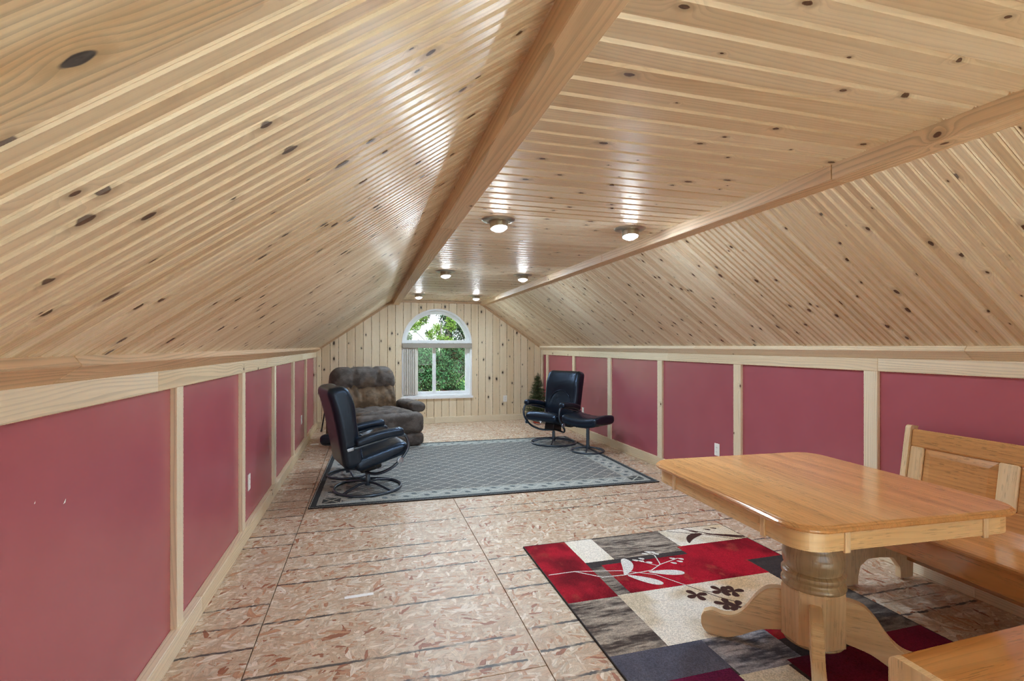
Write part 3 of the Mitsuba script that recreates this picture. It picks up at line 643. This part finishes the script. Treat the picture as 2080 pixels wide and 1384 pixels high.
bb('bottom_rail', (.0, YL, .0), (.024, -.03, .10), 1, 'oak_top', .005, BK)
y = -.03
for k in range(5):
    wst = .075 if k == 0 else .085
    bb('stile', (.0005, y - wst, .10), (.0235, y, .326), 2, 'oak_pale', .006, BK)
    y2 = y - wst; wp = .36
    bb('backing', (.016, y2 - wp, .095), (.022, y2, .33), 1, 'oak_top', .001, BK)
    rp = []
    for (d_, x_) in ((.0, .0135), (.012, .013), (.034, .006), (.036, .0045)): rp += [(x_, y2 - .004 - d_, .104 + d_), (x_, y2 - wp + .004 + d_, .104 + d_), (x_, y2 - wp + .004 + d_, .322 - d_), (x_, y2 - .004 - d_, .322 - d_)]
    put('raised_panel', woodm(m3.Manifold.hull_points(np.array(rp + [(.017, a, b) for a in (y2 - .004, y2 - wp + .004) for b in (.104, .322)])), 1, BK), 'oak_top', bn)
    y = y2 - wp

b2 = thing('backless_bench', 'low orange-oak bench seat nearest the viewer beside the table', 'bench')
FM = M4((1.430, 1.085, .0108), math.radians(1.0))
def fb(nm, lo, hi, axis, mat, b=.003): return put(nm, woodm(cbox(lo, hi, b), axis, FM), mat, b2)
fb('seat', (.026, -.44, .430), (.94, .0, .452), 0, 'oak_top', .007)
fb('front_rail', (.03, -.035, .315), (.93, -.015, .430), 0, 'oak_top'); fb('back_rail', (.03, -.42, .315), (.93, -.40, .430), 0, 'oak_top')
e2 = sg.Polygon([(-.46, 0), (-.46, .445)] + [(-.001 - .02 + .02 * math.sin(a), .440 + .02 * math.cos(a)) for a in np.linspace(0, math.pi / 2, 6)] + [(0, 0), (-.09, 0), (-.09, .06), (-.14, .12), (-.32, .12), (-.37, .06), (-.37, 0)])
for x0 in (0.0, .94): put('end_panel', woodm(trimesh.Trimesh(*prism(e2, x0, x0 + .026, 'yz')), 2, FM), 'oak_pale', b2)

# ------------------------------------------------------------------ black recliner chairs and footstools
def seams(v, ax, at, amount, width, outax, sign):
    g = sum(np.exp(-((v[:, ax] - a) / width) ** 2) for a in at); v = v.copy()
    v[:, outax] -= sign * amount * g * (v[:, outax] * sign > 0)
    return v
RUGZ = .0105
def ring_base(t, M, R, r, hub_z, post_top):
    a = np.linspace(0, 2 * math.pi, 72, endpoint=False)
    put('base_ring', xf(tube(np.stack([R * np.cos(a), R * np.sin(a), 0 * a + r], 1), r, 12, True), M), 'tube_metal', t, smooth=True)
    for k in range(4):
        an = k * math.pi / 2 + .5; c, s = math.cos(an), math.sin(an)
        pts = catmull([(.018 * c, .018 * s, hub_z), (R * .35 * c, R * .35 * s, hub_z - .004), (R * .75 * c, R * .75 * s, r + .018), (R * c, R * s, r)], 6)
        put('spoke', xf(tube(pts, r * .85, 10), M), 'tube_metal', t, smooth=True)
    put('post', xf(lathe([(0, hub_z - .03), (.024, hub_z - .03), (.026, hub_z + .02), (.021, hub_z + .03), (.021, post_top), (0, post_top)], 24)[:2], M), 'tube_metal', t, smooth=35)
def recliner_chair(pos, rz, label):
    t = thing('recliner_chair', label, 'chair'); M = M4((pos[0], pos[1], RUGZ), rz)
    ring_base(t, M, .305, .0125, .058, .165)
    put('swivel_block', xf(rbox((.20, .16, .10), .02, 6), M @ M4((.01, 0, .225), 0, 0, -.2)), 'black_paint', t, smooth=40)
    for s in (-1, 1):
        p = catmull([(-.05, .0, .178), (-.03, s * .09, .168), (.04, s * .19, .172), (.14, s * .275, .228), (.235, s * .292, .315), (.292, s * .295, .41), (.268, s * .295, .512), (.18, s * .295, .524), (.05, s * .295, .496), (-.20, s * .29, .440)], 7)
        f = put('side_frame', xf(tube(p, .0135, 12), M), 'tube_metal', t, smooth=True)
        put('knob', xf(lathe([(0, 0), (.030, 0), (.033, .006), (.030, .014), (.02, .016), (.018, .012), (0, .013)], 24)[:2], M @ M4((.215, s * .30, .295), 0, -s * math.pi / 2)), 'chrome', t, smooth=35)
        put('bracket', xf(rbox((.11, .012, .03), .005, 5), M @ M4((-.20, s * .287, .440), 0, 0, -.2)), 'chrome', t, smooth=40)
        def arm(v):
            v = v.copy(); q = v[:, 0] / .23; v[:, 1] *= 1 - .18 * np.maximum(-q, 0) ** 2; v[:, 2] += -.02 * q ** 2 + .01; return v
        put('armrest', xf(rbox((.44, .098, .078), .036, 14, arm), M @ M4((.03, s * .295, .532), 0, 0, -.17)), 'leather', t, smooth=True)
    def seat(v):
        v = v.copy(); x, y = v[:, 0] / .26, v[:, 1] / .25; v[:, 2] += np.where(v[:, 2] > 0, .015 * (1 - y * y) - .02 * np.maximum(x - .5, 0) ** 2 * 4, 0); return v
    put('seat', xf(rbox((.52, .52, .125), .054, 18, seat), M @ M4((.075, 0, .335), 0, 0, -.27)), 'leather', t, smooth=True)
    def back(v):
        v = v.copy(); z = v[:, 2] / .34; y = v[:, 1] / .25
        wide = 1 - .06 * np.maximum(-z, 0) - .05 * np.maximum(z - .6, 0); v[:, 1] *= wide
        front = v[:, 0] > 0
        v[:, 0] += np.where(front, .025 * np.exp(-((z + .45) / .35) ** 2) * (1 - y * y) + .018 * np.exp(-((z - .6) / .35) ** 2) + .022 * np.abs(y) ** 3, 0)
        v[:, 0] += -.05 * np.maximum(z - .1, 0) ** 2 * .6
        arc = np.abs(np.sqrt((v[:, 1] / .17) ** 2 + ((v[:, 2] + .08) / .17) ** 2) - 1)
        v[:, 0] -= np.where(front & (v[:, 2] > -.12), .012 * np.exp(-(arc / .10) ** 2), 0)
        return v
    B = M @ M4((-.250, 0, .615), 0, 0, -.18)
    put('backrest', xf(rbox((.165, .55, .75), .066, 30, back), B), 'leather', t, smooth=True)
    th = np.linspace(0, math.pi, 24)
    put('piping', xf(tube(np.stack([np.full(24, .089), .165 * np.cos(th), -.08 + .165 * np.sin(th)], 1), .0045, 6), B), 'leather', numbered_last(t, 'backrest'), smooth=True)
    put('lever', xf(tube([(.02, -.20, .24), (.03, -.25, .225), (.13, -.265, .27)], .004, 8), M), 'chrome', t, smooth=True)
    put('care_tag', xf(trimesh.Trimesh(np.array([(.30, .04, .37), (.30, -.04, .37), (.305, 0, .30), (.297, 0, .33)]), [[0, 1, 2], [0, 2, 1], [0, 3, 2], [1, 2, 3]]), M), 'paper', t, label='small white tag')
    return t
def numbered_last(t, part): return t + '__' + part
def footstool(pos, rz, label):
    t = thing('footstool', label, 'footstool'); M = M4((pos[0], pos[1], RUGZ), rz)
    ring_base(t, M, .205, .0105, .055, .33)
    def sad(v):
        v = v.copy(); x, y = v[:, 0] / .21, v[:, 1] / .25; v[:, 2] += .035 * y * y - .012 + np.where(v[:, 2] > 0, .018 * (1 - x * x), 0); return v
    put('cushion', xf(rbox((.44, .54, .11), .047, 16, sad), M @ M4((0, 0, .385))), 'leather', t, smooth=True)
    put('mount_plate', xf(rbox((.14, .14, .02), .004, 4), M @ M4((0, 0, .325))), 'black_paint', t, smooth=40)
recliner_chair((.0, 4.93), math.radians(15), 'black leather swivel recliner chair seen from behind, in front of the brown recliner')
footstool((-.195, 5.50), math.radians(-12), 'black leather footstool tucked behind the back of the recliner chair')
recliner_chair((2.47, 6.52), math.radians(-146), 'black leather swivel recliner chair facing the room, beside its footstool')
footstool((2.69, 5.88), math.radians(-150), 'black leather footstool in front of the chair by the red wall')

# ------------------------------------------------------------------ brown recliner
rc = thing('brown_recliner', 'wide brown suede recliner armchair in the far corner', 'armchair')
RM = M4((.105, 7.21, 0), math.radians(-70))
def cush(nm, size, r, at, deform=None, ry=0.0, n=18, rz=0.0): return put(nm, xf(rbox(size, r, n, deform), RM @ M4(at, rz, 0, ry)), 'suede_worn' if nm == 'lumbar_cushion' else 'suede', rc, smooth=True)
def tri(ax, out, at, amt, w=.03):
    def f(v): return seams(v, ax, at, amt, w, out, 1)
    return f
put('base', xf(rbox((.74, .74, .30), .04, 8), RM @ M4((-.05, 0, .19))), 'suede', rc, smooth=True)
def seatd(v):
    v = seams(v, 1, (-.11, .11), .028, .022, 2, 1); v[:, 2] += np.where(v[:, 2] > 0, .02 * (1 - (v[:, 1] / .34) ** 2), 0); return v
cush('seat', (.74, .80, .20), .085, (.10, 0, .38), seatd, n=26)
def frontd(v):
    v = seams(v, 1, (-.11, .11), .026, .022, 0, 1); v[:, 0] += np.where(v[:, 0] > 0, .02 * (1 - (v[:, 2] / .17) ** 2), 0); return v
cush('footrest', (.22, .94, .29), .085, (.46, 0, .315), frontd, n=26)
cush('footrest_flap', (.20, .94, .17), .06, (.455, 0, .105), frontd, n=20)
for s in (-1, 1):
    cush('arm_side', (.62, .17, .42), .06, (-.08, s * .49, .25))
    def ap_(v):
        v = v.copy(); q = v[:, 0] / .36; v[:, 2] += .02 * (1 - q * q); v[:, 1] *= 1 + .12 * np.maximum(q, 0); return v
    cush('armrest', (.64, .21, .14), .068, (.02, s * .50, .485), ap_, n=20)
def lumb(v):
    v = seams(v, 1, (-.12, .12), .03, .025, 0, 1); v[:, 0] += np.where(v[:, 0] > 0, .045 * np.exp(-((v[:, 2] + .05) / .14) ** 2), 0)
    v[:, 0] += np.where(v[:, 0] > 0, 0.011 * np.sin(v[:, 1] * 62 + v[:, 2] * 14), 0); return v
cush('lumbar_cushion', (.22, .78, .46), .08, (-.31, 0, .60), lumb, -.22, 28)
def head(v):
    v = seams(v, 1, (-.165, .165), .030, .02, 0, 1); v = seams(v, 1, (-.165, .165), .018, .02, 2, 1)
    v[:, 0] += np.where(v[:, 0] > 0, .04 * (1 - (v[:, 2] / .2) ** 2), 0); v[:, 1] *= 1 - .07 * np.maximum(v[:, 2] / .19, 0); return v
cush('head_cushion', (.27, .93, .39), .125, (-.40, -.05, .855), head, -.25, 30)
cush('back_shell', (.10, .80, .80), .045, (-.47, 0, .56), None, -.22, 10)

# ------------------------------------------------------------------ small things
st = thing('walking_stick', 'slim black stick leaning in the corner behind the chairs', 'stick')
put('shaft', tube([(-.70, 8.42, .012), (-.63, 8.50, .46), (-.575, 8.56, .86)], .011, 10), 'black_paint', st, smooth=True)
put('ferrule', tube([(-.7015, 8.418, .001), (-.698, 8.423, .03)], .015, 10), 'socket_dark', st, smooth=True)
put('floor_card', cbox((-.055, -.05, 0), (.055, .05, .003), .0006).transform(M4((-.70, 7.36, 0.0002), .1)[:3]), 'paper', label='small white card lying on the floor by the red wall', cat='card')

fx = thing('small_fir_tree', 'small artificial fir tree in a red pot behind the chair in the corner', 'tree'); FP = np.array((2.87, 8.36, 0.0))
put('pot', xf(lathe([(0, 0), (.075, 0), (.10, .14), (.108, .145), (.108, .165), (.097, .165), (.09, .13), (0, .13)], 28)[:2], M4(FP)), 'terracotta', fx, smooth=35)
put('trunk', tube([FP + (0, 0, .13), FP + (0, 0, .85)], [.011, .004], 8), 'bark', fx, smooth=True)
V_, F_ = [], []
def needle_branch(a, b, L, per):
    d = b - a; n = int(np.linalg.norm(d) * per)
    for k in range(n):
        p = a + d * (k + RNG.random()) / n; q = RNG.normal(size=3); q += 1.2 * d / np.linalg.norm(d); q /= np.linalg.norm(q); s = np.cross(q, RNG.normal(size=3)); s /= np.linalg.norm(s)
        o = len(V_); V_.extend([p - s * .0022, p + s * .0022, p + q * L]); F_.append([o, o + 1, o + 2])
for k in range(210):
    z = .16 + .66 * (k / 210); R = .255 * (1 - (z - .16) / .72) + .012; an = k * 2.399; rr = R * (.75 + .4 * RNG.random())
    a = FP + (0, 0, z); b = FP + (rr * math.cos(an), rr * math.sin(an), z + .06 * RNG.random() - .02)
    needle_branch(a, b, .042, 420)
needle_branch(FP + (0, 0, .8), FP + (0, 0, .87), .03, 500)
put('needles', (np.array(V_), np.array(F_)), 'needles', fx, kind='stuff')
for k in range(7):
    an = k * 2.2 + .9; z = .25 + .075 * k; R = .24 * (1 - (z - .16) / .72)
    put('bulb', trimesh.creation.icosphere(2, .008).apply_translation(FP + (R * math.cos(an), R * math.sin(an), z)), 'white_plastic', fx, smooth=True)

# ------------------------------------------------------------------ outdoors beyond the arched window
put('lawn', cbox((-60, YF + 1.0, -3.2), (60, 90, -3.0), .01), 'lawn', kind='structure', label='grass outside below the window')
def leaves(centres, radii, n, size, squash=1.0):
    c = np.asarray(centres, float); w = np.asarray(radii, float) ** 2; pick = RNG.choice(len(c), n, p=w / w.sum())
    d = RNG.normal(size=(n, 3)); d /= np.linalg.norm(d, axis=1, keepdims=True); r = RNG.random((n, 1)) ** .45
    p = c[pick] + d * r * np.asarray(radii)[pick][:, None]
    a = RNG.normal(size=(n, 3)); a[:, 2] -= .5; a /= np.linalg.norm(a, axis=1, keepdims=True); b = np.cross(a, RNG.normal(size=(n, 3))); b /= np.linalg.norm(b, axis=1, keepdims=True)
    s = size * (.6 + .8 * RNG.random((n, 1))); nrm = np.cross(a, b)
    V = np.stack([p, p + a * s * .5 + b * s * .28 + nrm * s * .08, p + a * s, p + a * s * .5 - b * s * .28 + nrm * s * .08], 1).reshape(-1, 3)
    o = np.arange(n)[:, None] * 4
    return (V, np.concatenate([o + [0, 1, 2], o + [0, 2, 3]]))
def tree(label, trunk, radii, branches, centres, rad, n, size, mat):
    t = thing('leafy_tree', label, 'tree')
    put('trunk', tube(catmull(trunk, 5), np.interp(np.linspace(0, 1, len(catmull(trunk, 5))), np.linspace(0, 1, len(radii)), radii), 12), 'bark', t, smooth=True)
    for b, r in branches:
        q = catmull(b, 6); put('branch', tube(q, np.linspace(r, r * .4, len(q)), 8), 'bark', t, smooth=True)
    put('foliage', leaves(centres, rad, n, size), mat, t, kind='stuff')
def blob(c, spread, k, r): return [np.array(c) + RNG.normal(size=3) * spread for _ in range(k)], [r * (.7 + .6 * RNG.random()) for _ in range(k)]
# the ivy-clad trunk seen through the glass, with a bough crossing the arch
cs, rs = blob((2.65, 14.0, 2.0), (.35, .6, .6), 16, .38); iv = [(2.12 + .05 * math.sin(z * 3), 13.6, z) for z in np.arange(-.6, 3.6, .22)]
cl, rl = blob((1.0, 14.2, 2.25), (.5, .3, .3), 7, .13)
tree('ivy-clad tree in the middle of the arched window with dark leaves', [(2.05, 13.6, -3.05), (2.10, 13.6, 0), (2.12, 13.6, 2.0), (2.2, 13.6, 4.5), (2.1, 13.7, 7)], (.2, .13, .09, .07, .04),
     [([(2.1, 13.6, 2.33), (1.72, 13.5, 2.36), (1.55, 13.5, 2.30), (1.36, 13.5, 2.14), (1.1, 13.5, 2.10), (.7, 13.4, 2.06)], .03), ([(1.75, 13.5, 2.36), (1.62, 13.6, 2.2), (1.48, 13.6, 2.0), (1.3, 13.7, 1.86)], .02), ([(1.5, 13.5, 2.27), (1.62, 13.5, 2.6), (1.75, 13.5, 3.0)], .02)],
     cs + iv + cl, rs + [.17] * len(iv) + rl, 18000, .055, 'leaf_dark')
cs, rs = blob((1.2, 12.8, .35), (.55, .5, .42), 26, .34); cs2, rs2 = blob((2.6, 12.9, .3), (.5, .5, .45), 22, .34)
cs3, rs3 = blob((1.65, 13.3, .95), (.75, .3, .22), 26, .32)
tree('bushy green tree filling the lower window panes', [(1.3, 12.8, -3.05), (1.35, 12.8, -1), (1.4, 12.8, .8)], (.1, .07, .03), [([(1.38, 12.8, -.6), (1.9, 12.8, .1), (2.4, 12.9, .6)], .04)], cs + cs2 + cs3, rs + rs2 + rs3, 70000, .05, 'leaf_mid')
cs, rs = blob((1.75, 12.2, 1.55), (.18, .2, .22), 7, .17); cs2, rs2 = blob((.9, 12.2, 1.85), (.25, .2, .16), 6, .15)
tree('lime green sapling sunlit behind the arched pane', [(1.7, 12.2, -3.05), (1.72, 12.2, 0), (1.7, 12.2, 1.9)], (.05, .035, .012), [([(1.71, 12.2, .9), (1.3, 12.2, 1.5), (.9, 12.2, 1.85)], .014)], cs + cs2, rs + rs2, 3600, .052, 'leaf_lime')
for k, (x, y) in enumerate(((-4.5, 24), (8.6, 23))):
    cs, rs = blob((x, y, .9), (1.0, .8, 1.5), 26, .75)
    tree(['tree outside beyond the recliner side of the house', 'tree outside beyond the bench side of the house', 'distant tree far out on the recliner side', 'distant tree far out on the bench side'][k], [(x, y, -3.05), (x + .1, y, -1), (x, y, 2)], (.2, .14, .05), [], cs, rs, 6000, .14, 'leaf_mid')
